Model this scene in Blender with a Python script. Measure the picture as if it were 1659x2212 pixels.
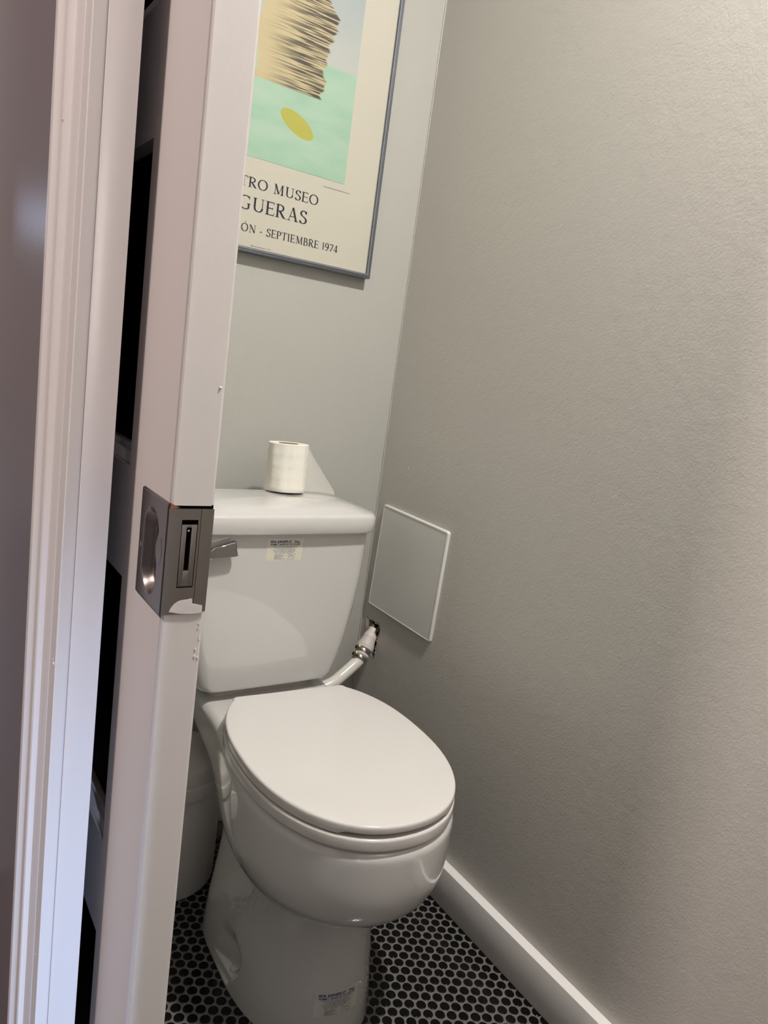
import bpy, bmesh, math, random
from mathutils import Vector, Matrix
from mathutils.bvhtree import BVHTree
random.seed(7)
for o in list(bpy.data.objects): bpy.data.objects.remove(o)
S = bpy.context.scene
C = S.collection
PI = math.pi
# ------------------------------------------------------------------ camera
CAM = Vector((-0.98134, -1.05078, 1.10200))
FPX = 1588.71
yaw, pitch, roll = 0.61446384, 0.18633366, 0.13864241
fw = Vector((math.sin(yaw)*math.cos(pitch), math.cos(yaw)*math.cos(pitch), -math.sin(pitch)))
rt0 = Vector((math.cos(yaw), -math.sin(yaw), 0)); up0 = rt0.cross(fw)
rt = rt0*math.cos(roll) + up0*math.sin(roll); up = -rt0*math.sin(roll) + up0*math.cos(roll)
cd = bpy.data.cameras.new('camera'); cam = bpy.data.objects.new('camera', cd); C.objects.link(cam)
cd.sensor_fit = 'VERTICAL'; cd.sensor_height = 24.0; cd.lens = FPX/2212*24.0
cd.clip_start = 0.01; cd.clip_end = 50
cam.matrix_world = Matrix(((rt.x, up.x, -fw.x, CAM.x), (rt.y, up.y, -fw.y, CAM.y), (rt.z, up.z, -fw.z, CAM.z), (0, 0, 0, 1)))
S.camera = cam
# ------------------------------------------------------------------ world, lights, exposure
w = bpy.data.worlds.new('world'); S.world = w; w.use_nodes = True
w.node_tree.nodes['Background'].inputs[0].default_value = (0.55, 0.68, 1, 1)
w.node_tree.nodes['Background'].inputs[1].default_value = 0.4
S.view_settings.view_transform = 'Standard'; S.view_settings.look = 'None'
S.view_settings.exposure = 0.06; S.view_settings.gamma = 1.0; S.view_settings.use_curve_mapping = False
def area(name, loc, aim, sx, sy, power, col):
    l = bpy.data.lights.new(name, 'AREA'); l.shape = 'RECTANGLE'; l.size = sx; l.size_y = sy
    l.energy = power; l.color = col
    o = bpy.data.objects.new(name, l); C.objects.link(o); o.location = loc
    o.rotation_euler = (Vector(aim)-Vector(loc)).to_track_quat('-Z', 'Y').to_euler()
    return o
lo_ = area('ceiling_downlight_toilet_room', (-0.21, -0.84, 2.555), (-0.21, -0.84, 0), 0.13, 0.13, 41.5, (1.0, 0.955, 0.90)); lo_.data.shape = 'DISK'
area('daylight_opposite_window', (-4.35, -0.47, 1.25), (0, -0.47, 1.1), 0.55, 1.5, 3, (1.0, 0.86, 0.82))
area('daylight_rear_window', (-2.1, -4.3, 0.95), (-0.9, -0.4, 0.7), 1.3, 1.5, 10, (0.86, 0.88, 1.0))
area('hall_ceiling_light', (-2.35, -0.467, 2.35), (-0.8, -0.467, 1.0), 0.30, 0.30, 25, (1.0, 0.84, 0.78))
area('jamb_fill_light', (-1.10, -4.50, 1.55), (-0.86, -0.38, 1.2), 0.16, 1.7, 42, (1.0, 0.86, 0.84))  # added narrow fill that brightens the jamb; no window in that wall
sl = bpy.data.lights.new('casing_blue_spot', 'SPOT'); sl.energy = 520; sl.color = (0.42, 0.62, 1.0); sl.spot_size = math.radians(24); sl.spot_blend = 1.0; sl.shadow_soft_size = 0.07  # added blue spot to tint the lower casing, no opening behind it
so = bpy.data.objects.new('casing_blue_spot', sl); C.objects.link(so); so.location = (-1.10, -4.2, 1.0)
so.rotation_euler = (Vector((-0.83, -0.38, 0.22))-Vector((-1.10, -4.2, 1.0))).to_track_quat('-Z', 'Y').to_euler()

# ------------------------------------------------------------------ helpers
def mat(name, col, rough=0.5, metal=0.0, bump=None, spec=0.5, coat=0.0, vary=None, emit=None, trans=0.0):
    m = bpy.data.materials.new(name); m.use_nodes = True
    nt = m.node_tree; b = nt.nodes['Principled BSDF']
    b.inputs['Base Color'].default_value = (*col, 1); b.inputs['Roughness'].default_value = rough
    b.inputs['Metallic'].default_value = metal; b.inputs['Specular IOR Level'].default_value = spec
    b.inputs['Coat Weight'].default_value = coat; b.inputs['Coat Roughness'].default_value = 0.04
    if trans: b.inputs['Transmission Weight'].default_value = trans
    tc = nt.nodes.new('ShaderNodeTexCoord')
    if bump:
        h = None
        for sc, st in bump:
            n = nt.nodes.new('ShaderNodeTexNoise'); n.inputs['Scale'].default_value = sc; n.inputs['Detail'].default_value = 3
            nt.links.new(tc.outputs['Object'], n.inputs['Vector'])
            bp = nt.nodes.new('ShaderNodeBump'); bp.inputs['Strength'].default_value = 1.0; bp.inputs['Distance'].default_value = st
            nt.links.new(n.outputs['Fac'], bp.inputs['Height'])
            if h: nt.links.new(h.outputs['Normal'], bp.inputs['Normal'])
            h = bp
        nt.links.new(h.outputs['Normal'], b.inputs['Normal'])
    if vary:
        sc, amt = vary
        n = nt.nodes.new('ShaderNodeTexNoise'); n.inputs['Scale'].default_value = sc; n.inputs['Detail'].default_value = 4
        nt.links.new(tc.outputs['Object'], n.inputs['Vector'])
        r = nt.nodes.new('ShaderNodeValToRGB')
        r.color_ramp.elements[0].position = 0.3; r.color_ramp.elements[1].position = 0.7
        r.color_ramp.elements[0].color = (*[c*(1-amt) for c in col], 1); r.color_ramp.elements[1].color = (*[min(1, c*(1+amt)) for c in col], 1)
        nt.links.new(n.outputs['Fac'], r.inputs['Fac']); nt.links.new(r.outputs['Color'], b.inputs['Base Color'])
    if emit:
        b.inputs['Emission Color'].default_value = (*emit[0], 1); b.inputs['Emission Strength'].default_value = emit[1]
    return m
def link(name, me, m, parent=None, smooth=False, sharp=None):
    o = bpy.data.objects.new(name, me); C.objects.link(o)
    if m: me.materials.append(m)
    if parent: o.parent = parent
    if smooth:
        for p in me.polygons: p.use_smooth = True
        if sharp: me.set_sharp_from_angle(angle=math.radians(sharp))
    return o
def obj(name, bm, m, parent=None, smooth=False, sharp=35):
    me = bpy.data.meshes.new(name)
    bmesh.ops.recalc_face_normals(bm, faces=bm.faces[:])
    bm.to_mesh(me); bm.free()
    return link(name, me, m, parent, smooth, sharp)
def tag(o, label=None, cat=None, kind=None, group=None):
    if label: o['label'] = label
    if cat: o['category'] = cat
    if kind: o['kind'] = kind
    if group: o['group'] = group
    return o
def empty(name, loc, label, cat, kind=None):
    o = bpy.data.objects.new(name, None); o.empty_display_size = 0.05; C.objects.link(o); o.location = loc
    # parts are modelled in world coordinates; undo the empty's offset through the parent inverse
    return tag(o, label, cat, kind)
def settle(root):                       # children were built in world coordinates
    bpy.context.view_layer.update()
    for ch in root.children:
        ch.matrix_parent_inverse = root.matrix_world.inverted()
def add_box(bm, x0, x1, y0, y1, z0, z1, bev=0, seg=2):
    vs = [bm.verts.new((x, y, z)) for x in (x0, x1) for y in (y0, y1) for z in (z0, z1)]
    f = [(0, 1, 3, 2), (4, 6, 7, 5), (0, 4, 5, 1), (2, 3, 7, 6), (0, 2, 6, 4), (1, 5, 7, 3)]
    fs = [bm.faces.new([vs[i] for i in q]) for q in f]
    if bev:
        es = set(e for q in fs for e in q.edges)
        bmesh.ops.bevel(bm, geom=list(es), offset=bev, segments=seg, affect='EDGES', profile=0.5)
def box(name, m, x0, x1, y0, y1, z0, z1, bev=0, parent=None, seg=2):
    bm = bmesh.new(); add_box(bm, x0, x1, y0, y1, z0, z1, bev, seg)
    return obj(name, bm, m, parent, smooth=bool(bev), sharp=40)
def loft(bm, rings, cap0=True, cap1=True, closed=True):
    vr = [[bm.verts.new(p) for p in r] for r in rings]
    n = len(rings[0])
    for a, b in zip(vr[:-1], vr[1:]):
        for i in range(n if closed else n-1):
            j = (i+1) % n
            bm.faces.new((a[i], a[j], b[j], b[i]))
    if cap0: bm.faces.new(vr[0][::-1])
    if cap1: bm.faces.new(vr[-1])
    return vr
def tube(bm, pts, rad, n=20, caps=True):
    pts = [Vector(p) for p in pts]; rings = []
    rads = rad if isinstance(rad, (list, tuple)) else [rad]*len(pts)
    prev = None
    for k, p in enumerate(pts):
        t = (pts[min(k+1, len(pts)-1)]-pts[max(k-1, 0)]).normalized()
        a = (prev - t*prev.dot(t)).normalized() if prev else t.orthogonal().normalized()
        prev = a; b = t.cross(a)
        rings.append([p+(a*math.cos(2*PI*i/n)+b*math.sin(2*PI*i/n))*rads[k] for i in range(n)])
    loft(bm, rings, caps, caps)
def spline(pts, n=8):
    P = [Vector(p) for p in pts]; P = [2*P[0]-P[1]]+P+[2*P[-1]-P[-2]]; out = []
    for k in range(1, len(P)-2):
        for i in range(n):
            t = i/n
            out.append(0.5*((2*P[k])+(-P[k-1]+P[k+1])*t+(2*P[k-1]-5*P[k]+4*P[k+1]-P[k+2])*t*t+(-P[k-1]+3*P[k]-3*P[k+1]+P[k+2])*t**3))
    out.append(P[-2]); return out
def lathe(bm, prof, origin, axis, n=32, caps=True):
    axis = Vector(axis).normalized(); a = axis.orthogonal().normalized(); b = axis.cross(a); o = Vector(origin)
    loft(bm, [[o+axis*h+(a*math.cos(2*PI*i/n)+b*math.sin(2*PI*i/n))*r for i in range(n)] for r, h in prof], caps, caps)
def prism_z(name, pts, z0, z1, m, parent=None, bev=0):
    bm = bmesh.new()
    loft(bm, [[(x, y, z0) for x, y in pts], [(x, y, z1) for x, y in pts]])
    return obj(name, bm, m, parent)
def sstep(a, b, x):
    t = max(0.0, min(1.0, (x-a)/(b-a))); return t*t*(3-2*t)

# ------------------------------------------------------------------ materials
M_wall = mat('wall_paint_grey_lit', (0.545, 0.525, 0.488), 0.42, bump=[(260, 0.0004), (45, 0.0005)], spec=0.4)  # same paint as the back wall, lightened and warmed for the light on it
M_wallb = mat('wall_paint_grey_dim', (0.425, 0.423, 0.39), 0.40, bump=[(160, 0.00025), (30, 0.0004)], spec=0.4)  # same grey paint, toned down to stand for the weaker light here
M_hall = mat('hall_wall_paint', (0.225, 0.192, 0.205), 0.31, bump=[(500, 0.0002)], spec=0.5)
M_hall2 = mat('hall_far_wall', (0.45, 0.42, 0.40), 0.6)
M_ceil = mat('ceiling_white', (0.62, 0.61, 0.59), 0.8)
M_trim = mat('white_trim_paint', (0.72, 0.69, 0.67), 0.30, bump=[(70, 0.0002)], spec=0.5)
M_door = mat('door_paint', (0.66, 0.62, 0.60), 0.42, bump=[(150, 0.00010), (18, 0.00015)], spec=0.4)
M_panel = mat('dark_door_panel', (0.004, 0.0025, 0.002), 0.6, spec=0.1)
M_base = mat('baseboard_paint', (0.80, 0.78, 0.76), 0.38, spec=0.4)
M_por = mat('white_porcelain', (0.585, 0.575, 0.56), 0.06, spec=0.6, coat=1.0)
M_seat = mat('seat_plastic', (0.62, 0.60, 0.58), 0.12, spec=0.5)
M_chrome = mat('chrome', (0.45, 0.45, 0.45), 0.08, metal=1)
M_nick = mat('satin_nickel', (0.31, 0.275, 0.26), 0.34, metal=1, bump=[(300, 0.00005)])
M_nickd = mat('nickel_dark', (0.12, 0.105, 0.09), 0.35, metal=1)
M_black = mat('black_void', (0.002, 0.002, 0.002), 0.9, spec=0.05)
M_grout = mat('grey_grout', (0.135, 0.128, 0.124), 0.85, bump=[(400, 0.0003)], vary=(40, 0.12))
M_tile = mat('black_glazed_tile', (0.0035, 0.0035, 0.0035), 0.14, spec=0.28)
M_paper = mat('toilet_tissue', (0.80, 0.78, 0.70), 0.9, bump=[(90, 0.0005), (500, 0.0002)], spec=0.1)
M_core = mat('cardboard_core', (0.35, 0.27, 0.19), 0.9)
M_frame = mat('steel_blue_frame', (0.22, 0.235, 0.275), 0.22, metal=0.9)
M_print = mat('cream_poster_paper', (0.495, 0.475, 0.40), 0.55, vary=(3, 0.02), spec=0.3)
M_ink = mat('dark_grey_ink', (0.025, 0.027, 0.04), 0.7, spec=0.2)
M_blue = mat('blue_ink', (0.008, 0.045, 0.16), 0.6, spec=0.2)
M_stick = mat('cream_sticker', (0.66, 0.63, 0.52), 0.5, spec=0.3)
M_clear = mat('worn_sticker', (0.60, 0.585, 0.55), 0.3, spec=0.3)
M_access = mat('white_plastic_plate', (0.70, 0.70, 0.665), 0.35, bump=[(9, 0.0002)], vary=(7, 0.03))
M_pvc = mat('white_pvc', (0.74, 0.71, 0.66), 0.18, spec=0.5)
M_rubber = mat('beige_rubber', (0.62, 0.57, 0.53), 0.45)
M_steel = mat('clamp_steel', (0.50, 0.48, 0.45), 0.2, metal=1)
M_brass = mat('brass_screw', (0.55, 0.50, 0.33), 0.25, metal=1)
M_bin = mat('bin_plastic', (0.56, 0.53, 0.49), 0.4)
M_gyp = mat('torn_drywall', (0.40, 0.33, 0.29), 0.95, bump=[(200, 0.001)])
M_wood = mat('raw_wood', (0.22, 0.09, 0.04), 0.9)
M_floorwood = mat('hall_floor_wood', (0.12, 0.10, 0.095), 0.55)
# tissue tail: thin, lets light through
M_tail = mat('thin_tissue', (0.85, 0.84, 0.78), 0.9, spec=0.05)
nt = M_tail.node_tree; b = nt.nodes['Principled BSDF']; tr = nt.nodes.new('ShaderNodeBsdfTransparent'); mx = nt.nodes.new('ShaderNodeMixShader')
mx.inputs[0].default_value = 0.42
nt.links.new(tr.outputs[0], mx.inputs[1]); nt.links.new(b.outputs[0], mx.inputs[2]); nt.links.new(mx.outputs[0], nt.nodes['Material Output'].inputs['Surface'])

# ------------------------------------------------------------------ setting
P = 0.0215; A3 = math.sqrt(3)/2*P
XR, YB = 0.0405, 0.430           # right wall face, back wall face
XB = 0.0190                      # baseboard face
XD, YD, XD2 = -0.790, -0.486, -0.7530   # sliding door: room face, leading edge, inner face
YJ = -0.387                      # pocket jamb
def ST(o, label, cat=None): return tag(o, label, cat, 'structure')
fl = empty('floor', (0, 0, 0), 'toilet room floor of round black penny tiles in grey grout', 'floor', 'structure')
grout = box('grout', M_grout, -0.837, XR+0.1, -1.6, YB+0.1, -0.03, -0.0009, parent=fl)
ST(box('floor', M_floorwood, -4.6, -0.8372, -4.6, 3.6, -0.03, -0.002), 'dark wooden floor of the hall outside the pocket door', 'floor')
def foot_block(x, y):            # under the toilet foot: never seen
    return abs(x+0.337) < 0.085 and -0.16 < y < 0.13
def pix(v):
    d = v-CAM; z = d.dot(fw)
    return (829.5+FPX*d.dot(rt)/z, 1106-FPX*d.dot(up)/z)
def tile_bm(bm, cx, cy, rot, r=0.00935):
    n = 14; dz = random.uniform(-0.00012, 0.00012)
    rr = [(r, -0.0011), (r-0.0003, -0.0003), (r-0.0012, 0.0001)]
    loft(bm, [[(cx+q*math.cos(2*PI*i/n+rot), cy+q*math.sin(2*PI*i/n+rot), h+dz) for i in range(n)] for q, h in rr], False, True)
seen, rest = [], []
for i in range(-25, 72):
    for j in range(-3, 50):
        x = -j*A3; y = -i*P - j*P/2
        if y > YB-0.012 or y < -1.24 or x < -0.83 or x > XB+0.004 or foot_block(x, y): continue
        if -0.7 > x and y > -0.37: continue
        x += random.uniform(-.0005, .0005); y += random.uniform(-.0005, .0005)
        px, py = pix(Vector((x, y, 0)))
        vis = (-10 < px < 1670 and py < 2225) and ((px > 790 and px-py*0.93 > -1100) or px < 560) and not (px < 350)
        if px > 790 and px < 1200 and py > 1900 and vis: seen.append((x, y))
        elif 355 < px < 545 and py > 1920 and vis: seen.append((x, y))
        else: rest.append((x, y))
seen.sort(key=lambda p: (Vector((p[0], p[1], 0))-CAM).length)
rest += seen[300:]; seen = seen[:300]
bmt = bmesh.new(); tile_bm(bmt, 0, 0, 0); tme = bpy.data.meshes.new('tile'); bmesh.ops.recalc_face_normals(bmt, faces=bmt.faces[:]); bmt.to_mesh(tme); bmt.free(); tme.materials.append(M_tile)
for p_ in tme.polygons: p_.use_smooth = p_.area < 0.00005
for k, (x, y) in enumerate(seen):
    t = bpy.data.objects.new('tile', tme); C.objects.link(t); t.parent = fl
    t.location = (x, y, 0); t.rotation_euler = (random.uniform(-.008, .008), random.uniform(-.008, .008), random.uniform(0, 6))
bm = bmesh.new()
for x, y in rest: tile_bm(bm, x, y, random.random())
o = obj('tile_field', bm, M_tile, fl); tag(o, kind='stuff')

# right wall with the torn pipe hole
hole = [(0.4085, 0.4935), (0.3960, 0.4900), (0.3800, 0.4945), (0.3660, 0.4915), (0.3550, 0.4955), (0.3470, 0.4860), (0.3415, 0.4760), (0.3450, 0.4660), (0.3520, 0.4600),
        (0.3505, 0.4480), (0.3530, 0.4300), (0.3510, 0.4130), (0.3560, 0.4040), (0.3700, 0.4060), (0.3850, 0.4200), (0.3930, 0.4400), (0.3935, 0.4600), (0.3950, 0.4800)]
bm = bmesh.new()
outer = [(-1.60, -0.03), (YB+0.10, -0.03), (YB+0.10, 2.62), (-1.60, 2.62)]
lo = [bm.verts.new((XR, y, z)) for y, z in outer]; lh = [bm.verts.new((XR, y, z)) for y, z in hole]
es = [bm.edges.new((l[i], l[(i+1) % len(l)])) for l in (lo, lh) for i in range(len(l))]
bmesh.ops.triangle_fill(bm, edges=es, use_beauty=True)
g = bmesh.ops.extrude_face_region(bm, geom=bm.faces[:])
bmesh.ops.translate(bm, vec=(0.014, 0, 0), verts=[v for v in g['geom'] if isinstance(v, bmesh.types.BMVert)])
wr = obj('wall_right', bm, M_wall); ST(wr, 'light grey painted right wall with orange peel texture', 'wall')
bm = bmesh.new(); add_box(bm, XR+0.0139, XR+0.09, 0.30, 0.45, 0.36, 0.54)
for f in [f for f in bm.faces if f.calc_center_median().x < XR+0.02]: bm.faces.remove(f)
obj('wall_cavity', bm, M_black, wr)
bm = bmesh.new()                 # torn paper and plaster lip round the hole
for k in range(len(hole)):
    a, b_ = hole[k], hole[(k+1) % len(hole)]
    for s in range(3):
        t = s/3+random.uniform(0, .2); y = a[0]+(b_[0]-a[0])*t; z = a[1]+(b_[1]-a[1])*t
        if random.random() < .75:
            q = random.uniform(.001, .0026)
            add_box(bm, XR-random.uniform(.0003, .0016), XR+.004, y-q, y+q, z-q*1.2, z+q*1.2, 0)
obj('torn_edge', bm, M_gyp, wr)
bm = bmesh.new()
vs = [bm.verts.new(v) for v in ((XR-.0006, .4090, .4935), (XR-.004, .4030, .4800), (XR-.0025, .3990, .4620), (XR-.0006, .3945, .4790), (XR-.0006, .3960, .4890))]
bm.faces.new(vs); o = obj('paint_flap', bm, M_wallb, wr)
bm = bmesh.new()                 # small paint nubs on the walls
for (x, y, z, r) in ((XR, 0.3241, 0.8899, .0022), (XR, 0.1182, 0.643, .002), (XR, .36, .875, .001), (XR, -.02, .80, .0012), (XR, .2, 1.18, .0012), (XR, -.3, 1.4, .0012), (XR, .08, .47, .0015), (XR, .02, .62, .001)):
    bmesh.ops.create_icosphere(bm, subdivisions=2, radius=r, matrix=Matrix.Translation((x, y, z)) @ Matrix.Diagonal((.4, .8, 1.3, 1)))
obj('paint_nub', bm, M_wall, wr, True)
# back wall
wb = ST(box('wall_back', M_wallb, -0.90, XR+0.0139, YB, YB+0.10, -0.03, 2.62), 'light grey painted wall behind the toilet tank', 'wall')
bm = bmesh.new()                 # caulk bead in the corner
pts = []; z = 0.0
while z < 2.60:
    rough = 1.0 if z < 1.05 else .25
    pts.append((XR-.0012+random.uniform(-.0007, .0003)*rough, YB-.0012+random.uniform(-.0006, .0003)*rough, z)); z += random.uniform(.006, .012)
tube(bm, pts, [.0014+random.uniform(0, .0011)*(1 if p[2] < 1.05 else .15) for p in pts], 8)
obj('caulk_bead', bm, M_wallb, wb, True)
bm = bmesh.new()
for (x, z, r, sx, sz) in ((-.0135, .478, .0022, 2.2, .8), (-.012, .474, .0018, 2, .6), (.018, .52, .0015, 1.6, .8), (-.04, 1.045, .0008, 5, .6), (-.06, 1.047, .0007, 6, .6), (.02, .97, .0015, 1, 1)):
    bmesh.ops.create_icosphere(bm, subdivisions=2, radius=r, matrix=Matrix.Translation((x, YB, z)) @ Matrix.Diagonal((sx, .5, sz, 1)))
obj('paint_nub', bm, M_wallb, wb, True)
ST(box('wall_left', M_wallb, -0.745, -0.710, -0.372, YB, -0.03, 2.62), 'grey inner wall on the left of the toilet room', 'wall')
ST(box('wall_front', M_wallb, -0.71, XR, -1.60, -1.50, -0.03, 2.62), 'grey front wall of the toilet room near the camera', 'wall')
# wall with the doorway: outer skin beside the pocket, solid beyond the strike side, header
wo = ST(box('wall_outer', M_hall, -0.837, -0.812, YJ+0.002, 3.55, -0.03, 2.62), 'dark mauve grey hall wall left of the door casing', 'wall')
wo2 = box('strike_wall', M_hall, -0.837, -0.71, -4.55, -1.142, -0.03, 2.62, parent=wo)
box('door_header', M_hall, -0.837, -0.71, -1.142, YJ+0.002, 2.12, 2.62, parent=wo)
ST(box('wall_hall_west', M_hall2, -4.7, -4.55, -4.6, 3.6, -0.03, 2.62), 'far hall wall opposite the doorway', 'wall')
ST(box('wall_hall_south', M_hall2, -4.55, -0.71, -4.7, -4.55, -0.03, 2.62), 'hall end wall behind the camera', 'wall')
wn = ST(box('wall_hall_north', M_hall2, -4.55, -0.81, 3.55, 3.65, -0.03, 2.62), 'hall end wall beyond the door casing', 'wall')
ST(box('ceiling', M_ceil, -4.7, XR+0.15, -4.7, 3.65, 2.62, 2.67), 'plain white ceiling', 'ceiling')
M_sky = mat('bright_window_pane', (0.5, 0.6, 0.8), 0.3, emit=((0.62, 0.74, 1.0), 5.0))
win = empty('window_1', (-1.36, 3.54, 1.45), 'small bright window at the hall end', 'window', 'structure')
box('pane', M_sky, -1.50, -1.16, 3.535, 3.545, 1.56, 1.74, parent=win)
bm = bmesh.new()
for a in ((-1.54, -1.50, 1.52, 1.78), (-1.16, -1.12, 1.52, 1.78), (-1.50, -1.16, 1.52, 1.56), (-1.50, -1.16, 1.74, 1.78)): add_box(bm, a[0], a[1], 3.52, 3.549, a[2], a[3])
obj('window_frame', bm, M_trim, win); settle(win)
# ceiling fixture of the toilet room (real lamp body above the area light)
lf = empty('ceiling_light', (-0.21, -0.84, 2.62), 'small ceiling lamp of the toilet room', 'lamp')
bm = bmesh.new(); lathe(bm, [(.105, .0), (.105, -.050), (.095, -.055), (.09, -.052), (.09, -.03)], (-0.21, -0.84, 2.62), (0, 0, 1), 40); obj('lamp_body', bm, M_ceil, lf, True); settle(lf)

# baseboard and trim
o = ST(box('baseboard_right', M_base, XB, XR, -1.50, YB, 0.0004, 0.0885, 0.0012), 'white painted baseboard along the right wall', 'baseboard')
ST(box('baseboard_back', M_base, -0.71, XB, YB-0.018, YB, 0.0004, 0.0885, 0.0012), 'white baseboard along the back wall', 'baseboard')
# door casing profile (x, y) and split jamb
prof = [(-0.8370, -0.3835), (-0.8475, -0.3845), (-0.8485, -0.3838), (-0.8492, -0.375), (-0.8494, -0.3660), (-0.8488, -0.3650), (-0.8496, -0.3640), (-0.8515, -0.3560), (-0.8522, -0.3480),
        (-0.8512, -0.3455), (-0.8522, -0.3432), (-0.8545, -0.3412), (-0.8565, -0.3400), (-0.8575, -0.3375), (-0.8565, -0.3350), (-0.8548, -0.3335), (-0.8545, -0.3250), (-0.8555, -0.3170),
        (-0.8580, -0.3120), (-0.8600, -0.3090), (-0.8608, -0.3040), (-0.8603, -0.2990), (-0.8590, -0.2962), (-0.8370, -0.2955)]
def extr(name, pts, z0, z1, m, label=None):
    bm = bmesh.new(); loft(bm, [[(x, y, z0) for x, y in pts], [(x, y, z1) for x, y in pts]])
    o = obj(name, bm, m, None, True, 22)
    return ST(o, label, 'trim') if label else o
cas = extr('trim_1', prof, -0.002, 2.20, M_trim, 'white moulded door casing left of the pocket door')
bm = bmesh.new()
for (x, y, z, r) in ((-0.8490, -0.3790, .803, .0016), (-0.8490, -0.3765, .806, .0009), (-0.8580, -0.338, 1.27, .0009), (-.8575, -.3375, 1.02, .0008), (-.8492, -.372, .49, .0008)):
    bmesh.ops.create_icosphere(bm, subdivisions=2, radius=r, matrix=Matrix.Translation((x, y, z)) @ Matrix.Diagonal((.5, 1, 1.2, 1)))
obj('paint_nub', bm, M_trim, cas, True)
ST(box('trim_2', M_trim, -0.8368, -0.8105, YJ, YJ+0.018, -0.002, 2.12, 0.0008), 'white split jamb beside the dark pocket slot', 'trim')
ST(box('trim_3', M_trim, -0.745, -0.713, -0.378, -0.372, -0.002, 2.12), 'white inner jamb on the far side of the pocket door', 'trim')
ST(box('trim_4', M_trim, -0.845, -0.70, -1.142, -1.122, -0.002, 2.12), 'white strike jamb on the camera side of the doorway', 'trim')

# ------------------------------------------------------------------ sliding pocket door
door = empty('door_1', (-0.7715, -0.1, 0.006), 'white sliding pocket door half out of its slot, with dark recessed panels', 'door', 'structure')
DY1 = 0.26; ZT = 2.07
def rail(name, z0, z1): box(name, M_door, XD, XD2, -0.366, DY1-0.12, z0, z1, 0, parent=door)
# leading stile with eased arrises, cut away where the lock case sits
bm = bmesh.new()
for z0, z1 in ((0.008, 0.8835), (0.9755, ZT)):
    add_box(bm, XD, XD2, YD, -0.366, z0, z1)
add_box(bm, XD, XD2, -0.412, -0.366, 0.8835, 0.9755)
add_box(bm, XD+0.0125, XD2-0.003, YD+0.004, -0.412, 0.8835, 0.9755)
bmesh.ops.bevel(bm, geom=[e for e in bm.edges if abs(e.verts[0].co.z-e.verts[1].co.z) > .3 and e.verts[0].co.y < YD+.001], offset=0.0024, segments=3, affect='EDGES')
st = obj('stile', bm, M_door, door, True, 40)
box('stile', M_door, XD, XD2, DY1-0.12, DY1, 0.008, ZT, 0, parent=door)
zr = [(0.008, 0.205), (0.490, 0.596), (0.879, 0.9855), (1.2700, 1.3790), (1.660, 1.768), (1.97, ZT)]
for z0, z1 in zr: rail('rail', z0, z1)
for k in range(5):
    z0, z1 = zr[k][1], zr[k+1][0]
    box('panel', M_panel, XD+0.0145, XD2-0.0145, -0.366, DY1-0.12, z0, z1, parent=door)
    bm = bmesh.new()             # stepped sticking round the panel (bottom ledge shows)
    for dx, dd in ((0.0035, 0.012), (0.008, 0.0175)):
        add_box(bm, XD+dx, XD+0.0145, -0.366, DY1-0.12, z0, z0+dd, .0008)
        add_box(bm, XD+dx, XD+0.0145, DY1-0.12-dd, DY1-0.12, z0, z1, .0008)
    obj('sticking', bm, M_door, door, True)
# lock: front pull plate as a displaced grid with a deep stadium cup
lock = bpy.data.objects.new('lock_set', None); C.objects.link(lock); lock.parent = door
def sdf_stadium(y, z, cy, cz, hw, hh):
    dz = max(abs(z-cz)-(hh-hw), 0); return math.hypot(y-cy, dz)-hw
ny, nz = 74, 104; y0p, y1p, z0p, z1p = YD-0.0008, -0.4125, 0.8805, 0.9775
bm = bmesh.new(); G = {}
def rcorner(y, z):              # rounded inner corners of the plate
    r = .006; dy = max(y-(y1p-r), 0)
    dz = max(z-(z1p-r), (z0p+r)-z, 0); return math.hypot(dy, dz) <= r+1e-6
for a in range(ny+1):
    for c in range(nz+1):
        y = y0p+(y1p-y0p)*a/ny; z = z0p+(z1p-z0p)*c/nz
        r = .006; dy = y-(y1p-r); dz = max(z-(z1p-r), (z0p+r)-z)
        if dy > 0 and dz > 0 and math.hypot(dy, dz) > r:
            k = r/math.hypot(dy, dz); y = y1p-r+dy*k; z = (z1p-r+dz*k) if z > .93 else (z0p+r-dz*k)
        s = sdf_stadium(y, z, -0.4465, 0.927, 0.0195, 0.0375)
        d = 0.0095*sstep(0.0005, -0.0075, s)
        s2 = math.hypot((y+0.4690)/.0095, (z-.934)/.0135)   # thumb turn boss on the cup wall
        d2 = d*(sstep(.75, 1.15, s2)) - 0.0003*(1-sstep(.9, 1.0, s2))
        d = min(d, d2) if s2 < 1.15 else d
        s3 = math.hypot(y+0.4180, z-.925)
        d += 0.0010*sstep(.0034, .0026, s3) - 0.0006*sstep(.0024, .0012, s3)
        e = min(y1p-y, y-y0p, z-z0p, z1p-z)
        xx = XD-0.0011+0.0009*(1-sstep(0, .0022, max(e, 0)))+d
        G[a, c] = bm.verts.new((xx, y, z))
for a in range(ny):
    for c in range(nz): bm.faces.new((G[a, c], G[a+1, c], G[a+1, c+1], G[a, c+1]))
pl = obj('pull_plate', bm, M_nick, lock, True, 60); pl['label'] = 'satin nickel pull plate with a recessed oval finger cup'
bm = bmesh.new(); lathe(bm, [(.0007, -.0012), (.0028, -.0010), (.0031, 0)], (XD-.0003, -0.4180, .925), (1, 0, 0), 16)
obj('screw', bm, M_nick, lock, True)
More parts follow.
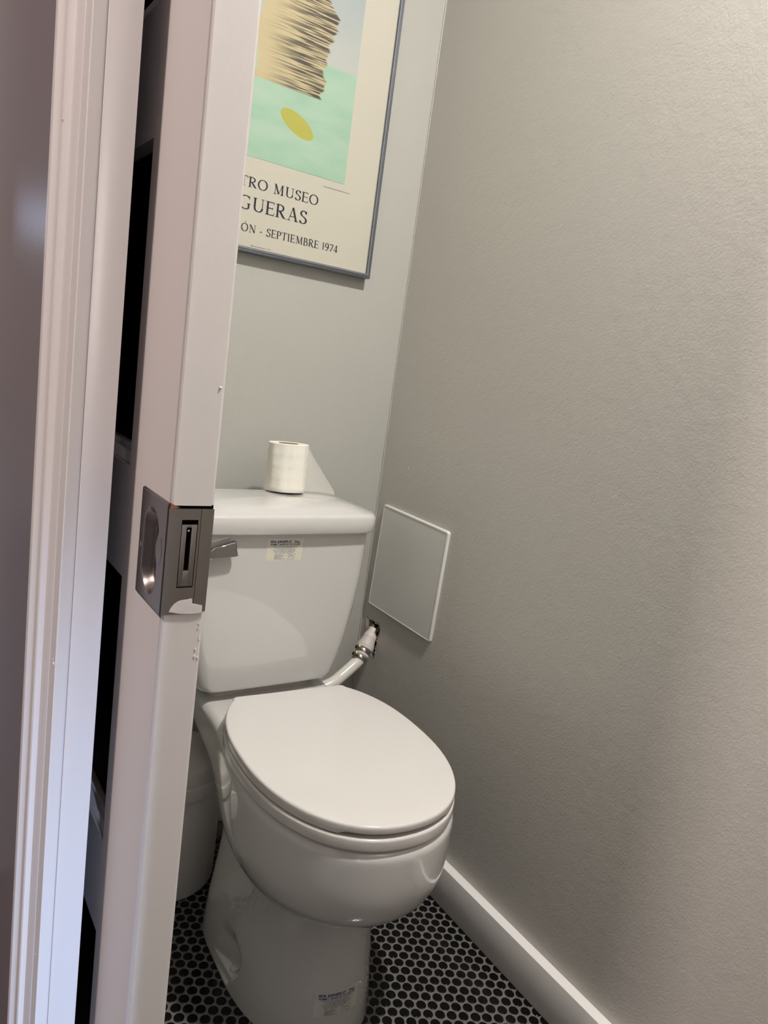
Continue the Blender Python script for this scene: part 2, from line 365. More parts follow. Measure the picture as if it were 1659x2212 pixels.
# edge plate built of bars round the edge pull
ye = YD-0.0014
bm = bmesh.new()
X = [-0.7905, -0.7797, -0.7660, -0.7640]; Z = [0.8835, 0.9065, 0.9640, 0.9730]
add_box(bm, X[0], X[2]+.0018, ye, YD+.004, Z[2], Z[3]); add_box(bm, X[0], X[2]+.0018, ye, YD+.004, Z[0], Z[1])
add_box(bm, X[0], X[1], ye, YD+.004, Z[1], Z[2]); add_box(bm, X[2], X[2]+.0018, ye, YD+.004, Z[1], Z[2])
add_box(bm, X[3]+.0002, -0.7532, ye, YD+.004, Z[0]+.001, Z[3])
add_box(bm, X[0], -0.7532, YD+.0030, YD+.0045, Z[0], Z[3])
ep = obj('edge_plate', bm, M_nick, lock)
bm = bmesh.new()                 # edge pull tab with its slot
tz0, tz1 = 0.9075, 0.9600
add_box(bm, -0.7792, -0.7752, ye-.0002, YD+.0028, tz0, tz1, .0003); add_box(bm, -0.7711, -0.7666, ye-.0002, YD+.0028, tz0, tz1, .0003)
add_box(bm, -0.7753, -0.7710, ye-.0002, YD+.0028, tz0, 0.9212, .0003); add_box(bm, -0.7753, -0.7710, ye-.0002, YD+.0028, 0.9575, tz1, .0003)
obj('edge_pull', bm, M_nick, lock, True)
box('slot', M_black, -0.7799, -0.7659, YD+.0020, YD+.0029, .9064, .9642, parent=lock)
bm = bmesh.new(); lathe(bm, [(.0004, -.0008), (.0011, -.0004), (.0013, .002)], (-0.7731, YD-.0002, .9545), (0, 1, 0), 12)
o = obj('pin', bm, M_steel, lock, True)
bm = bmesh.new()                 # gap and bare wood above and below the case
add_box(bm, XD+.0004, XD2-.0006, YD+.0006, YD+.003, .9728, .9758)
obj('mortise_gap', bm, M_black, door)
bm = bmesh.new(); loft(bm, [[(XD+.0002, YD-.0002, .9722), (XD+.0005, YD-.0002, .9775), (XD+.0058, YD-.0002, .9748), (XD+.008, YD-.0002, .9738)], [(XD+.0002, YD+.001, .9722), (XD+.0005, YD+.001, .9775), (XD+.0058, YD+.001, .9748), (XD+.008, YD+.001, .9738)]])
obj('chipped_wood', bm, M_wood, door)
bm = bmesh.new()                 # smear of paint over the foot of the edge plate
sm = [(-.7842, .8862), (-.7828, .8895), (-.7805, .8925), (-.7770, .8950), (-.7735, .8957), (-.7690, .8960), (-.7662, .8968), (-.7652, .8955), (-.7655, .8925), (-.7600, .8910), (-.7562, .8900), (-.7560, .8842), (-.7610, .8830), (-.7700, .8836), (-.7760, .8842)]
loft(bm, [[(x, ye-.0003, z) for x, z in sm], [(x, ye+.0003, z) for x, z in sm]])
o = obj('paint_smear', bm, M_door, lock)
bm = bmesh.new()
for k in range(7):
    z = .880-k*.006-random.random()*.008; r = random.uniform(.0004, .0011)
    bmesh.ops.create_icosphere(bm, subdivisions=1, radius=r, matrix=Matrix.Translation((-.7565+random.uniform(-.0018, .0015), YD-.0002, z)) @ Matrix.Diagonal((1, .5, 2, 1)))
for k in range(4):
    bmesh.ops.create_icosphere(bm, subdivisions=1, radius=.0007, matrix=Matrix.Translation((XD-.0001, -.468+k*.013+random.uniform(0, .006), .9790)) @ Matrix.Diagonal((.4, 2, .6, 1)))
bmesh.ops.create_icosphere(bm, subdivisions=2, radius=.0012, matrix=Matrix.Translation((-.7575, YD, 1.072)))
obj('paint_drips', bm, M_door, door, True)
settle(door)

# ------------------------------------------------------------------ toilet
TX = -0.290
toilet = empty('toilet', (TX, 0.1, 0.0), 'white two-piece porcelain toilet with closed lid against the back wall', 'toilet')
def rot(ang, cx=TX, cy=0.05):
    ca, sa = math.cos(math.radians(ang)), math.sin(math.radians(ang))
    return lambda x, y, z: (cx+ca*x-sa*(y-cy), cy+sa*x+ca*(y-cy), z)
def egg(W, Lf, y0, yb, kb=2.5, Lb=0.262, n=96, pf=2.2, rc=0.012):
    """closed outline, local x, y; front at -y"""
    pts = []
    nf = n//2
    for i in range(nf+1):        # front: from +x side round the front to -x side
        t = PI*i/nf; c, s = math.cos(t), math.sin(t)
        pts.append((W*math.copysign(abs(c)**(2/pf), c), y0-Lf*abs(s)**(2/pf)))
    hw = lambda y: W*(max(0, 1-((y-y0)/Lb)**kb))**.5
    m = 14; left = []
    ye_ = yb-rc
    for i in range(1, m+1):
        y = y0+(ye_-y0)*i/m; left.append((-hw(y), y))
    a = left[-1][0]
    for i in range(1, 6):
        t = PI/2*i/5; left.append((a+rc*(1-math.cos(t)), ye_+rc*math.sin(t)))
    pts += left; pts += [(-x, y) for x, y in left[::-1]]
    return pts
def inset(pts, d):
    n = len(pts); out = []
    for i in range(n):
        a = Vector(pts[i-1]); b_ = Vector(pts[(i+1) % n]); t = (b_-a); t = t.normalized() if t.length > 1e-9 else Vector((1, 0))
        out.append((pts[i][0]-t.y*d*ORI, pts[i][1]+t.x*d*ORI))
    return out
ORI = 1
_e = egg(.18, .25, 0, .18)
# orientation check: inset must shrink
if inset(_e, .01)[0][0] > _e[0][0]: ORI = -1
RS = rot(-3.2); RB = rot(-2.0)
def slab(name, out, z0, z1, r, m, R, parent, notch=False, dome=0.0):
    bm = bmesh.new(); rings = []
    def zlow(x, y, z):
        if notch and y < -0.2: return z+0.0055*sstep(.092, .086, abs(x+0.012))
        return z
    for k, (d, z) in enumerate([(r*.8, z0), (r*.15, z0+r*.3), (0, z0+r*.8)]):
        rings.append([R(x, y, zlow(x, y, z)) for x, y in inset(out, d)])
    for i in range(0, 7):
        t = PI/2*i/6
        rings.append([R(x, y, z1-r+r*math.sin(t)) for x, y in inset(out, r*(1-math.cos(t)))])
    last = inset(out, r)
    for k in (.85, .6, .3, .1):
        rings.append([R(x*k, -.04+(y+.04)*k, z1) for x, y in last])
    loft(bm, rings)
    return obj(name, bm, m, parent, True, 50)
lid_o = egg(.1820, .2560, -.030, .185)
seat_o = egg(.1835, .2575, -.030, .150, rc=.03)
slab('lid', lid_o, .4205, .4400, .0045, M_seat, RS, toilet, True)
slab('seat', seat_o, .3975, .4186, .0042, M_seat, RS, toilet)
for sx in (-1, 1):
    bm = bmesh.new(); add_box(bm, *(sorted((sx*.055+TX, sx*.085+TX))), .150, .172, .396, .4190, .004)
    obj('hinge', bm, M_seat, toilet, True)
# bowl hull
ZR = .3945
def deck_outline(n=96):
    pts = []
    nf = n//2
    for i in range(nf+1):
        t = PI*i/nf; c, s = math.cos(t), math.sin(t)
        pts.append((.1840*math.copysign(abs(c)**(2/2.2), c), -.030-.2575*abs(s)**(2/2.2)))
    left = []
    m = 26
    for i in range(1, m+1):
        y = -.030+(.385+.030)*i/m
        left.append((-(.150+(.034)*(1-sstep(-.03, .235, y))), y))
    for i in range(1, 7):
        t = PI/2*i/6; left.append((left[25][0]+.02*(1-math.cos(t)), .385+.02*math.sin(t)))
    return pts+left+[(-x, y) for x, y in left[::-1]]
deck = deck_outline()
def Hd(y): return .226-.118*sstep(.04, .37, y)-.014*sstep(-.05, -.28, y)
bm = bmesh.new(); rings = []
cy0 = .02
def ring_at(f, g):
    r = []
    for x, y in deck:
        X_, Y_ = x*f, cy0+(y-cy0)*(f if y < cy0 else 1-(1-f)*.75)
        r.append(RB(X_, Y_, ZR-.014-Hd(Y_)*g+.014))
    return r
rtop = .018
for i in range(0, 7):            # rounded top edge
    t = PI/2*(1-i/6)
    rings.append([RB(x, y, ZR-rtop+rtop*math.sin(t)) for x, y in inset(deck, rtop*(1-math.cos(t)))])
N = 34
for i in range(1, N+1):
    g = (rtop/.2) + (1-rtop/.2)*(1-(1-i/N)**1.6)
    f = max(0.0, 1-g**4.4)**(1/2.6)
    if f < .30: f = .30
    rings.append(ring_at(f, g))
top = [[RB(x*k, .05+(y-.05)*k, ZR) for x, y in inset(deck, rtop)] for k in (.1, .4, .7, .9)]
loft(bm, top+rings)
bowl = obj('bowl', bm, M_por, toilet, True, 60)
# deck riser under the tank
bm = bmesh.new()
def rrect(hx, y0, y1, r, z, nc=10, bow=0.0, cx=0.0, rb=None, nf=24):
    """rounded rectangle ring; front is y0; bow pushes the front middle out"""
    pts = []
    rb = rb if rb is not None else r
    for (qx, qy, a0, rr) in ((hx-rb, y1-rb, 0, rb), (-hx+rb, y1-rb, PI/2, rb), (-hx+r, y0+r, PI, r), (hx-r, y0+r, 3*PI/2, r)):
        for i in range(nc+1):
            a = a0+PI/2*i/nc; pts.append((qx+rr*math.cos(a), qy+rr*math.sin(a)))
        if a0 == PI:
            for i in range(1, nf): pts.append((-hx+r+(2*hx-2*r)*i/nf, y0))
    return [(cx+x, y-bow*max(0, 1-(x/hx)**2)*(1 if y < (y0+y1)/2 else 0), z) for x, y in pts]
loft(bm, [rrect(.120, .285, .395, .02, ZR-.005, cx=TX), rrect(.115, .290, .395, .02, ZR+.010, cx=TX), rrect(.110, .292, .39, .02, .4185, cx=TX)])
obj('tank_gasket', bm, M_rubber, toilet, True)
# tank
tp = [(.418, .128, .014), (.4182, .146, .0060), (.4200, .1530, .0022), (.4245, .1580, .0005), (.432, .1615, 0), (.445, .1655, 0), (.470, .1730, 0), (.507, .1820, 0), (.547, .1895, 0), (.587, .1950, 0), (.656, .2010, 0), (.710, .2030, 0), (.759, .2035, 0)]
bm = bmesh.new()
loft(bm, [rrect(hx, .2560-.006*(z-.42)/.34+ins, .418, .030, z, 10, .004, TX, .015) for z, hx, ins in tp])
tank = obj('tank', bm, M_por, toilet, True, 60)
# crowned tank lid
bm = bmesh.new(); rings = []
hx = .2150; y0l, y1l = .2330, .4275
def crown(x, y, z): return z+.0190*max(0, 1-abs((x-TX)/hx)**4.5*.95)*max(0.0, min(1, (y-y0l)/.07))**.6*1.0
for d, z, in ((.007, .7575), (.0015, .7580), (0, .7605), (-.0008, .775), (-.0006, .7905)):
    rings.append(rrect(hx-d, y0l+d, y1l-max(d, 0), .045, z, 10, .006, TX, .02))
for i in range(1, 9):
    t = PI/2*i/8; d = .009*(1-math.cos(t)); z = .7905+.0075*math.sin(t)
    rg = rrect(hx-d, y0l+d, y1l-d*.3, .045-d*.4, z, 10, .006, TX, .02)
    rings.append([(x, y, z+(crown(x, y, 0))*(i/8)**2*.4) for x, y, z in rg])
for q in (.025, .06, .11, .2, .35, .6, .9):
    rg = rrect((hx-.009)*(1-q), .2420+(.3300-.2420)*q, .4246-(.4236-.345)*q, max(.004, .040*(1-q)), .798, 10, .006*(1-q), TX, max(.003, .018*(1-q)))
    rings.append([(x, y, z+crown(x, y, 0)*(.4+.6*min(1, q*5.0)**.8)) for x, y, z in rg])
loft(bm, rings)
tlid = obj('tank_lid', bm, M_por, toilet, True, 60)
LIDZ = .798+.0185
# flush lever
lev = bpy.data.objects.new('flush_lever', None); C.objects.link(lev); lev.parent = toilet
yt = .2475
bm = bmesh.new()
o1 = [(-.4720, .7120), (-.4705, .7260), (-.4590, .7345), (-.4410, .7390), (-.4150, .7465), (-.4118, .7450), (-.4100, .7300), (-.4065, .7170), (-.4100, .7158), (-.4600, .7115)]
cxl = sum(p[0] for p in o1)/len(o1); czl = sum(p[1] for p in o1)/len(o1)
def sh(k, y): return [(cxl+(x-cxl)*k, y, czl+(z-czl)*k) for x, z in o1]
loft(bm, [sh(.96, yt-.010), sh(1, yt-.013), sh(1, yt-.019), sh(.95, yt-.0215), sh(.88, yt-.0222), sh(.84, yt-.0214)])
obj('lever_arm', bm, M_chrome, lev, True, 30)
bm = bmesh.new(); lathe(bm, [(.013, .008), (.0135, -.002), (.012, -.006), (.007, -.012)], (-.468, yt-.004, .722), (0, 1, 0), 24)
obj('lever_base', bm, M_chrome, lev, True)
# text helpers ------------------------------------------------------
def text_polys(s, size, bold=0.0, align='LEFT', shear=0.0):
    cu = bpy.data.curves.new('t', 'FONT'); cu.body = s; cu.size = size; cu.offset = bold; cu.align_x = align; cu.resolution_u = 2
    o = bpy.data.objects.new('t', cu); C.objects.link(o); bpy.context.view_layer.update()
    me = bpy.data.meshes.new_from_object(o.evaluated_get(bpy.context.evaluated_depsgraph_get()))
    vs = [v.co.copy() for v in me.vertices]; fs = [tuple(p.vertices) for p in me.polygons]
    bpy.data.objects.remove(o); bpy.data.curves.remove(cu); bpy.data.meshes.remove(me)
    return vs, fs
def fit_text(s, x, y, width, height, bold, align='LEFT'):
    vs, fs = text_polys(s, 1.0, bold)
    x0 = min(v.x for v in vs); x1 = max(v.x for v in vs); y0 = 0; y1 = max(v.y for v in vs)
    k = width/(x1-x0); ky = height/y1
    return [(x+(v.x-x0)*k, y+(v.y)*ky) for v in vs], fs
def sticker_art():
    """2D polygons on an 80 x 46 mm sticker, origin bottom left"""
    L = []
    def T(s, x, y, wd, h, b, m): L.append((fit_text(s, x, y, wd, h, b), m))
    T('SFA SANIFLO', 5.5, 37.5, 47.5, 5.2, .034, 0); T('Inc.', 60.5, 37.5, 12.5, 5.0, .034, 0)
    T('o', 55.0, 41.6, 1.6, 1.6, .01, 0)
    T('ASME / ANSI A112.19.2.M', 6.0, 32.3, 66, 3.9, .026, 0)
    T('THIS FIXTURE QUALIFIES ACCORDING', 12.5, 28.4, 54, 2.3, .003, 1)
    T('TO ANSI TEST PROCEDURES AS', 17.5, 25.0, 43, 2.3, .003, 1)
    T('A LOW CONSUMPTION WATER CLOSET', 12.5, 21.6, 53, 2.3, .003, 1)
    T('WITH AN AVERAGE CONSUMPTION', 15.0, 18.2, 48, 2.3, .003, 1)
    T('OF 1.28 GPF / 4.8 LPF', 18.0, 14.8, 40, 2.3, .003, 1)
    T('THIS LABEL IS', 18.5, 10.8, 18, 2.1, .003, 1); T('INTENDED FOR', 18.5, 8.0, 20, 2.1, .003, 1)
    T('REMOVAL BY', 18.5, 5.2, 16.5, 2.1, .003, 1); T('OCCUPANT ONLY', 18.5, 2.4, 24, 2.1, .003, 1)
    T('c', 47.5, 1.6, 1.6, 1.6, .01, 1); T('R', 61.0, 2.2, 1.8, 2.0, .01, 1)
    T('UPC', 52.6, 8.6, 8.5, 2.6, .003, 1)
    # shield
    sh_ = [(49.5, 13.4), (57, 13.8), (64.5, 13.4)] + [(57+7.5*math.cos(a), 8.5-7.5*math.sin(a)) for a in [PI*i/12*1.0 for i in range(0, 13)]]
    sh_ = [(49.5, 14.0), (64.5, 14.0), (64.5, 8)]+[(57+7.5*math.cos(PI/2*i/5)*1.0, 8-6.6*math.sin(PI/2*i/5)) for i in range(1, 6)]+[(57-7.5*math.sin(PI/2*i/5), 8-6.6*math.cos(PI/2*i/5)) for i in range(1, 6)]
    vs, fs = [], []
    def seg(a, b_, w=.35):
        d = Vector((b_[0]-a[0], b_[1]-a[1])); n = Vector((-d.y, d.x)).normalized()*w/2
        k = len(vs); vs.extend([(a[0]+n.x, a[1]+n.y), (b_[0]+n.x, b_[1]+n.y), (b_[0]-n.x, b_[1]-n.y), (a[0]-n.x, a[1]-n.y)]); fs.append((k, k+1, k+2, k+3))
    for i in range(len(sh_)): seg(sh_[i], sh_[(i+1) % len(sh_)])
    seg((49.5, 12.6), (64.3, 6.8)); seg((49.7, 8.2), (61.5, 3.6))
    L.append(((vs, fs), 1))
    return L
def put_sticker(name, target, mapf, mats, base_m, lab, corner=(80, 46)):
    """mapf(u, v) in mm -> (origin, direction); surface point by ray cast"""
    bvh = BVHTree.FromPolygons([v.co for v in target.data.vertices], [p.vertices for p in target.data.polygons])
    def P3(u, v, off):
        o_, d_ = mapf(u, v); h = bvh.ray_cast(Vector(o_), Vector(d_))
        n = h[1] if h[1].dot(Vector(d_)) < 0 else -h[1]
        return h[0]+n*off
    bm = bmesh.new(); nu, nv = 24, 12
    g_ = [[bm.verts.new(P3(corner[0]*i/nu, corner[1]*j/nv, .00025)) for j in range(nv+1)] for i in range(nu+1)]
    for i in range(nu):
        for j in range(nv): bm.faces.new((g_[i][j], g_[i+1][j], g_[i+1][j+1], g_[i][j+1]))
    st_ = obj(name, bm, base_m, toilet, True, 60); st_['label'] = lab
    for mi in (0, 1):
        bm = bmesh.new()
        for (vs, fs), m in sticker_art():
            if m != mi: continue
            vv = [bm.verts.new(P3(x, y, .00045)) for x, y in vs]
            for f in fs:
                try: bm.faces.new([vv[i] for i in f])
                except ValueError: pass
        me = bpy.data.meshes.new('lettering'); bm.to_mesh(me); bm.free()
        link('lettering', me, mats[mi], st_)
    return st_
M_ink2 = mat('pale_blue_ink', (0.10, 0.16, 0.30), 0.6, spec=0.2)
def map1(u, v): return ((-.3385+u*.001+.0012*(v/46), .10, .6990+v*.001+(u/80)*.0005), (0, 1, 0))
put_sticker('sticker', tank, map1, (M_blue, M_ink2), M_stick, 'cream paper sticker with blue print high on the tank')
# the fixture above the foot takes its true comfort-height size here: 34 cm wide seat, lid top 48 cm above the tiles
FS, FO = 0.945, Vector((-0.05397, -0.05779, 0.06061))
def resize(o):
    if o.data and hasattr(o.data, 'vertices'):
        for v in o.data.vertices: v.co = v.co*FS+FO
    for c_ in o.children: resize(c_)
for c_ in list(toilet.children): resize(c_)
tlid.data.update()
# pedestal with bolt recess on both flanks
PX = -.337
RP = rot(-2.5, PX, -.02)
NZ, NT = 150, 360
bm = bmesh.new(); rings = []
def ped_r(t, z):
    q = z/.275
    hw = .1300-.0300*sstep(-.1, .85, q); yb_ = .152+.01*q; yf = -.226+.006*q
    cy_ = -.02; c, s = math.cos(t), math.sin(t)
    e = 2.2 if s < 0 else 5.0
    x = hw*math.copysign(abs(c)**(2/e), c); L = (cy_-yf) if s < 0 else (yb_-cy_)
    return x, cy_+L*math.copysign(abs(s)**(2/e), s)
def lerp_tab(T_, z):
    for (a, va), (b_, vb) in zip(T_[:-1], T_[1:]):
        if a <= z <= b_: return va+(vb-va)*(z-a)/(b_-a)
    return None
YF = [(.004, -.046), (.012, -.055), (.03, -.069), (.05, -.076), (.065, -.076), (.078, -.068), (.088, -.050), (.094, -.030), (.096, -.018)]
YR = [(.004, -.030), (.008, .005), (.014, .022), (.03, .018), (.06, .004), (.085, -.010), (.096, -.016)]
def recess(y, z):                # scoop round the floor bolt, deepest at its curved front wall
    a, b_ = lerp_tab(YF, z), lerp_tab(YR, z)
    if a is None or y < a or y > b_: return 0
    v = (y-a)/max(1e-5, b_-a)
    d = .030*(1-v)**.9*sstep(0, .14, v)*sstep(.096, .066, z)
    return d*(.22+.78*sstep(.019, .0235, z))
for k in range(NZ+1):
    z = .275*k/NZ
    r = []
    for i in range(NT):
        x, y = ped_r(2*PI*i/NT, z)
        d = recess(y, z) if abs(x) > .08 and y > -.09 else 0
        x -= math.copysign(d, x)
        r.append(RP(x, y, z))
    rings.append(r)
loft(bm, rings); ped = obj('pedestal', bm, M_por, toilet, True, 60)
for sx in (-1, 1):
    bm = bmesh.new(); c = RP(sx*.110, -.036, 0); lathe(bm, [(.0095, .012), (.0095, .023), (.008, .0265), (.004, .028)], (c[0], c[1], 0), (0, 0, 1), 24)
    obj('bolt_cap', bm, M_por, toilet, True)
ang2 = math.radians(-2)
def map2(u, v):                  # wraps round the front of the foot
    a0 = math.radians(-90)-.13+(u-40)*.001/.108
    d = Vector((math.cos(a0), math.sin(a0), 0))
    return ((-.340+d.x*.4, -.118+d.y*.4, .060+v*.001), tuple(-d))
M_ink3 = mat('grey_blue_ink', (0.03, 0.05, 0.10), 0.6, spec=0.2)
put_sticker('sticker', ped, map2, (M_blue, M_ink3), M_clear, 'worn clear sticker with blue print low on the pedestal')
settle(toilet)

# ------------------------------------------------------------------ toilet roll on the tank lid
rx, ry, rz, rr_, rh = -.2860, .3004, .8320, .0412, .0985
dpz = bpy.context.evaluated_depsgraph_get()
bv = BVHTree.FromPolygons([v.co for v in tlid.data.vertices], [p.vertices for p in tlid.data.polygons])
zs = [bv.ray_cast(Vector((rx+rr_*math.cos(a), ry+rr_*math.sin(a), 1.2)), Vector((0, 0, -1)))[0].z for a in [k*PI/4 for k in range(8)]]
zc = bv.ray_cast(Vector((rx, ry, 1.2)), Vector((0, 0, -1)))[0].z
rz = max(zs+[zc])
roll_o = empty('toilet_paper_roll', (rx, ry, rz), 'white toilet paper roll standing upright on the tank lid, loose end trailing', 'toilet paper')
bm = bmesh.new(); n = 64
def rr2(a, z): return rr_+.0005*math.sin(5*a+z*40)+.0004*math.sin(11*a+1)
rings = []
for (r, z) in ((.019, 0.001), (.043, .0005), (1, .0), ):
    pass
def rg(rad, z, wob=True): return [(rx+(rad*(rr2(2*PI*i/n, z)/rr_ if wob else 1))*math.cos(2*PI*i/n), ry+(rad*(rr2(2*PI*i/n, z)/rr_ if wob else 1))*math.sin(2*PI*i/n), rz+z) for i in range(n)]
rings = [rg(.0205, .002, False), rg(rr_*.8, .0008), rg(rr_-.001, 0), rg(rr_, .0015)]
for k in range(1, 12): rings.append(rg(rr_+.0005*math.sin(k*2.1), .0015+(rh-.003)*k/12))
rings += [rg(rr_, rh-.0015), rg(rr_-.0012, rh), rg(rr_*.75, rh-.0006), rg(.0205, rh-.0012, False)]
loft(bm, rings+[rg(.0203, rh-.02, False), rg(.0203, .02, False), rings[0]][:2], False, False)
obj('paper', bm, M_paper, roll_o, True, 40)
bm = bmesh.new(); loft(bm, [rg(.0203, .0005, False), rg(.0203, rh-.0002, False), rg(.0193, rh-.0002, False), rg(.0193, .0005, False)], False, False)
obj('core', bm, M_core, roll_o, True, 40)
# tail: leaves the right side of the roll, its free lower corner resting on the lid
bm = bmesh.new(); NU, NV = 16, 14
a0 = math.radians(-12)
s0 = Vector((rx+(rr_+.0006)*math.cos(a0), ry+(rr_+.0006)*math.sin(a0), 0))
G = {}
for i in range(NU+1):
    for j in range(NV+1):
        u, v = i/NU, j/NV           # v: 0 at the lid, 1 at the top of the roll
        ext = .070*(1-v)**1.05
        x = s0.x+ext*u; y = s0.y+.006*math.sin(u*PI)*(1-v)-.010*u*(1-v)
        z = rz+(rh-.004)*v
        if j == 0: z = bv.ray_cast(Vector((x, y, 1.2)), Vector((0, 0, -1)))[0].z+.0006
        G[i, j] = bm.verts.new((x, y, z))
for i in range(NU):
    for j in range(NV): bm.faces.new((G[i, j], G[i+1, j], G[i+1, j+1], G[i, j+1]))
bmesh.ops.remove_doubles(bm, verts=bm.verts[:], dist=.00002)
o = obj('loose_sheet', bm, M_tail, roll_o, True); o['label'] = 'thin see-through loose sheet'
settle(roll_o)
roll_o.rotation_euler = (math.radians(-3.2), 0, 0); roll_o.location.z += .0021

# ------------------------------------------------------------------ framed poster
FX0, FX1, FZ0, FZ1 = -.5960, -.0800, 1.2995, 2.045
poster = empty('framed_poster', ((FX0+FX1)/2, YB, FZ0), 'cream museum poster in a thin steel blue metal frame on the back wall', 'picture')
fy0 = .4050
pr = [(0, YB-.0005), (0, .4070), (.0012, .4052), (.0036, .4050), (.0050, .4062), (.0066, .4058), (.0088, .4066), (.0102, .4085), (.0104, .4150), (.0104, YB-.0005)]
bm = bmesh.new()
rings = []
for cx_, cz_, sx, sz in ((FX0, FZ0, 1, 1), (FX1, FZ0, -1, 1), (FX1, FZ1, -1, -1), (FX0, FZ1, 1, -1)):
    rings.append([(cx_+sx*d, y, cz_+sz*d) for d, y in pr])
rings.append(rings[0]); loft(bm, rings, False, False, True); bmesh.ops.remove_doubles(bm, verts=bm.verts[:], dist=1e-6)
obj('frame', bm, M_frame, poster, True, 28)
PY = .4115
prt = box('print', M_print, FX0+.0103, FX1-.0103, PY, PY+.003, FZ0+.0103, FZ1-.0103, parent=poster)
# abstract picture field: plain stand-in in the same colours
M_art = bpy.data.materials.new('abstract_print'); M_art.use_nodes = True; nt = M_art.node_tree; b = nt.nodes['Principled BSDF']; b.inputs['Roughness'].default_value = .55; b.inputs['Specular IOR Level'].default_value = .3
def nd(t, **k):
    n_ = nt.nodes.new(t)
    for a, v in k.items(): setattr(n_, a, v)
    return n_
def mth(op, a, b_=None, c=None):
    n_ = nd('ShaderNodeMath', operation=op)
    for i, v in enumerate((a, b_, c)):
        if v is None: continue
        if isinstance(v, (int, float)): n_.inputs[i].default_value = v
        else: nt.links.new(v, n_.inputs[i])
    return n_.outputs[0]
def mixc(f, a, b_):
    n_ = nd('ShaderNodeMix', data_type='RGBA')
    nt.links.new(f, n_.inputs[0]) if not isinstance(f, (int, float)) else setattr(n_.inputs[0], 'default_value', f)
    for i, v in ((6, a), (7, b_)):
        if isinstance(v, tuple): n_.inputs[i].default_value = (*v, 1)
        else: nt.links.new(v, n_.inputs[i])
    return n_.outputs[2]
def smap(v, a, b_):
    n_ = nd('ShaderNodeMapRange', interpolation_type='SMOOTHSTEP'); nt.links.new(v, n_.inputs[0]); n_.inputs[1].default_value = a; n_.inputs[2].default_value = b_; return n_.outputs[0]
tc = nd('ShaderNodeTexCoord'); sp = nd('ShaderNodeSeparateXYZ'); nt.links.new(tc.outputs['Object'], sp.inputs[0]); PX_, PZ_ = sp.outputs[0], sp.outputs[2]
def noise(sx, sz, scale, det=3):
    mp = nd('ShaderNodeMapping'); mp.inputs['Scale'].default_value = (sx, 1, sz); nt.links.new(tc.outputs['Object'], mp.inputs[0])
    n_ = nd('ShaderNodeTexNoise'); n_.inputs['Scale'].default_value = scale; n_.inputs['Detail'].default_value = det; nt.links.new(mp.outputs[0], n_.inputs['Vector']); return n_.outputs['Fac']
wash = noise(1, 3, 9)
green = mixc(smap(wash, .3, .7), (.28, .45, .33), (.35, .49, .38))
sky = mixc(smap(PZ_, 1.68, 1.86), (.42, .44, .41), (.33, .38, .39))
col = mixc(smap(mth('ADD', PZ_, mth('MULTIPLY', wash, .004)), 1.690, 1.6925), green, sky)
# sandy slab with horizontal dry-brush streaks
wob = noise(.05, 1, 26, 3); edge = mth('MULTIPLY', mth('SUBTRACT', wob, .5), .10)
xl = mth('ADD', PX_, edge)
inx = mth('MULTIPLY', smap(xl, -.398, -.390), mth('SUBTRACT', 1, smap(xl, -.246, -.240)))
inz = smap(PZ_, 1.620, 1.624)
slab_m = mth('MULTIPLY', inx, inz)
stre = noise(2.2, 60, 5, 4); dens = smap(xl, -.385, -.29)
dark = mth('MULTIPLY', smap(stre, .42, .56), dens)
sand = mixc(dark, (.46, .39, .23), (.06, .055, .045))
col = mixc(slab_m, col, sand)
# ochre-green oval
ex = mth('DIVIDE', mth('ADD', mth('ADD', PX_, .2925), mth('MULTIPLY', mth('SUBTRACT', PZ_, 1.562), .9)), .031)
ez = mth('DIVIDE', mth('SUBTRACT', PZ_, 1.5625), .0235)
el = mth('ADD', mth('MULTIPLY', ex, ex), mth('MULTIPLY', ez, ez))
col = mixc(mth('SUBTRACT', 1, smap(el, .95, 1.12)), col, (.38, .37, .07))
nt.links.new(col, b.inputs['Base Color'])
o = box('picture_field', M_art, -.5060, -.1700, PY-.0004, PY+.001, 1.4785, 1.9400, parent=prt); o['label'] = 'pale green and grey blue abstract picture field'
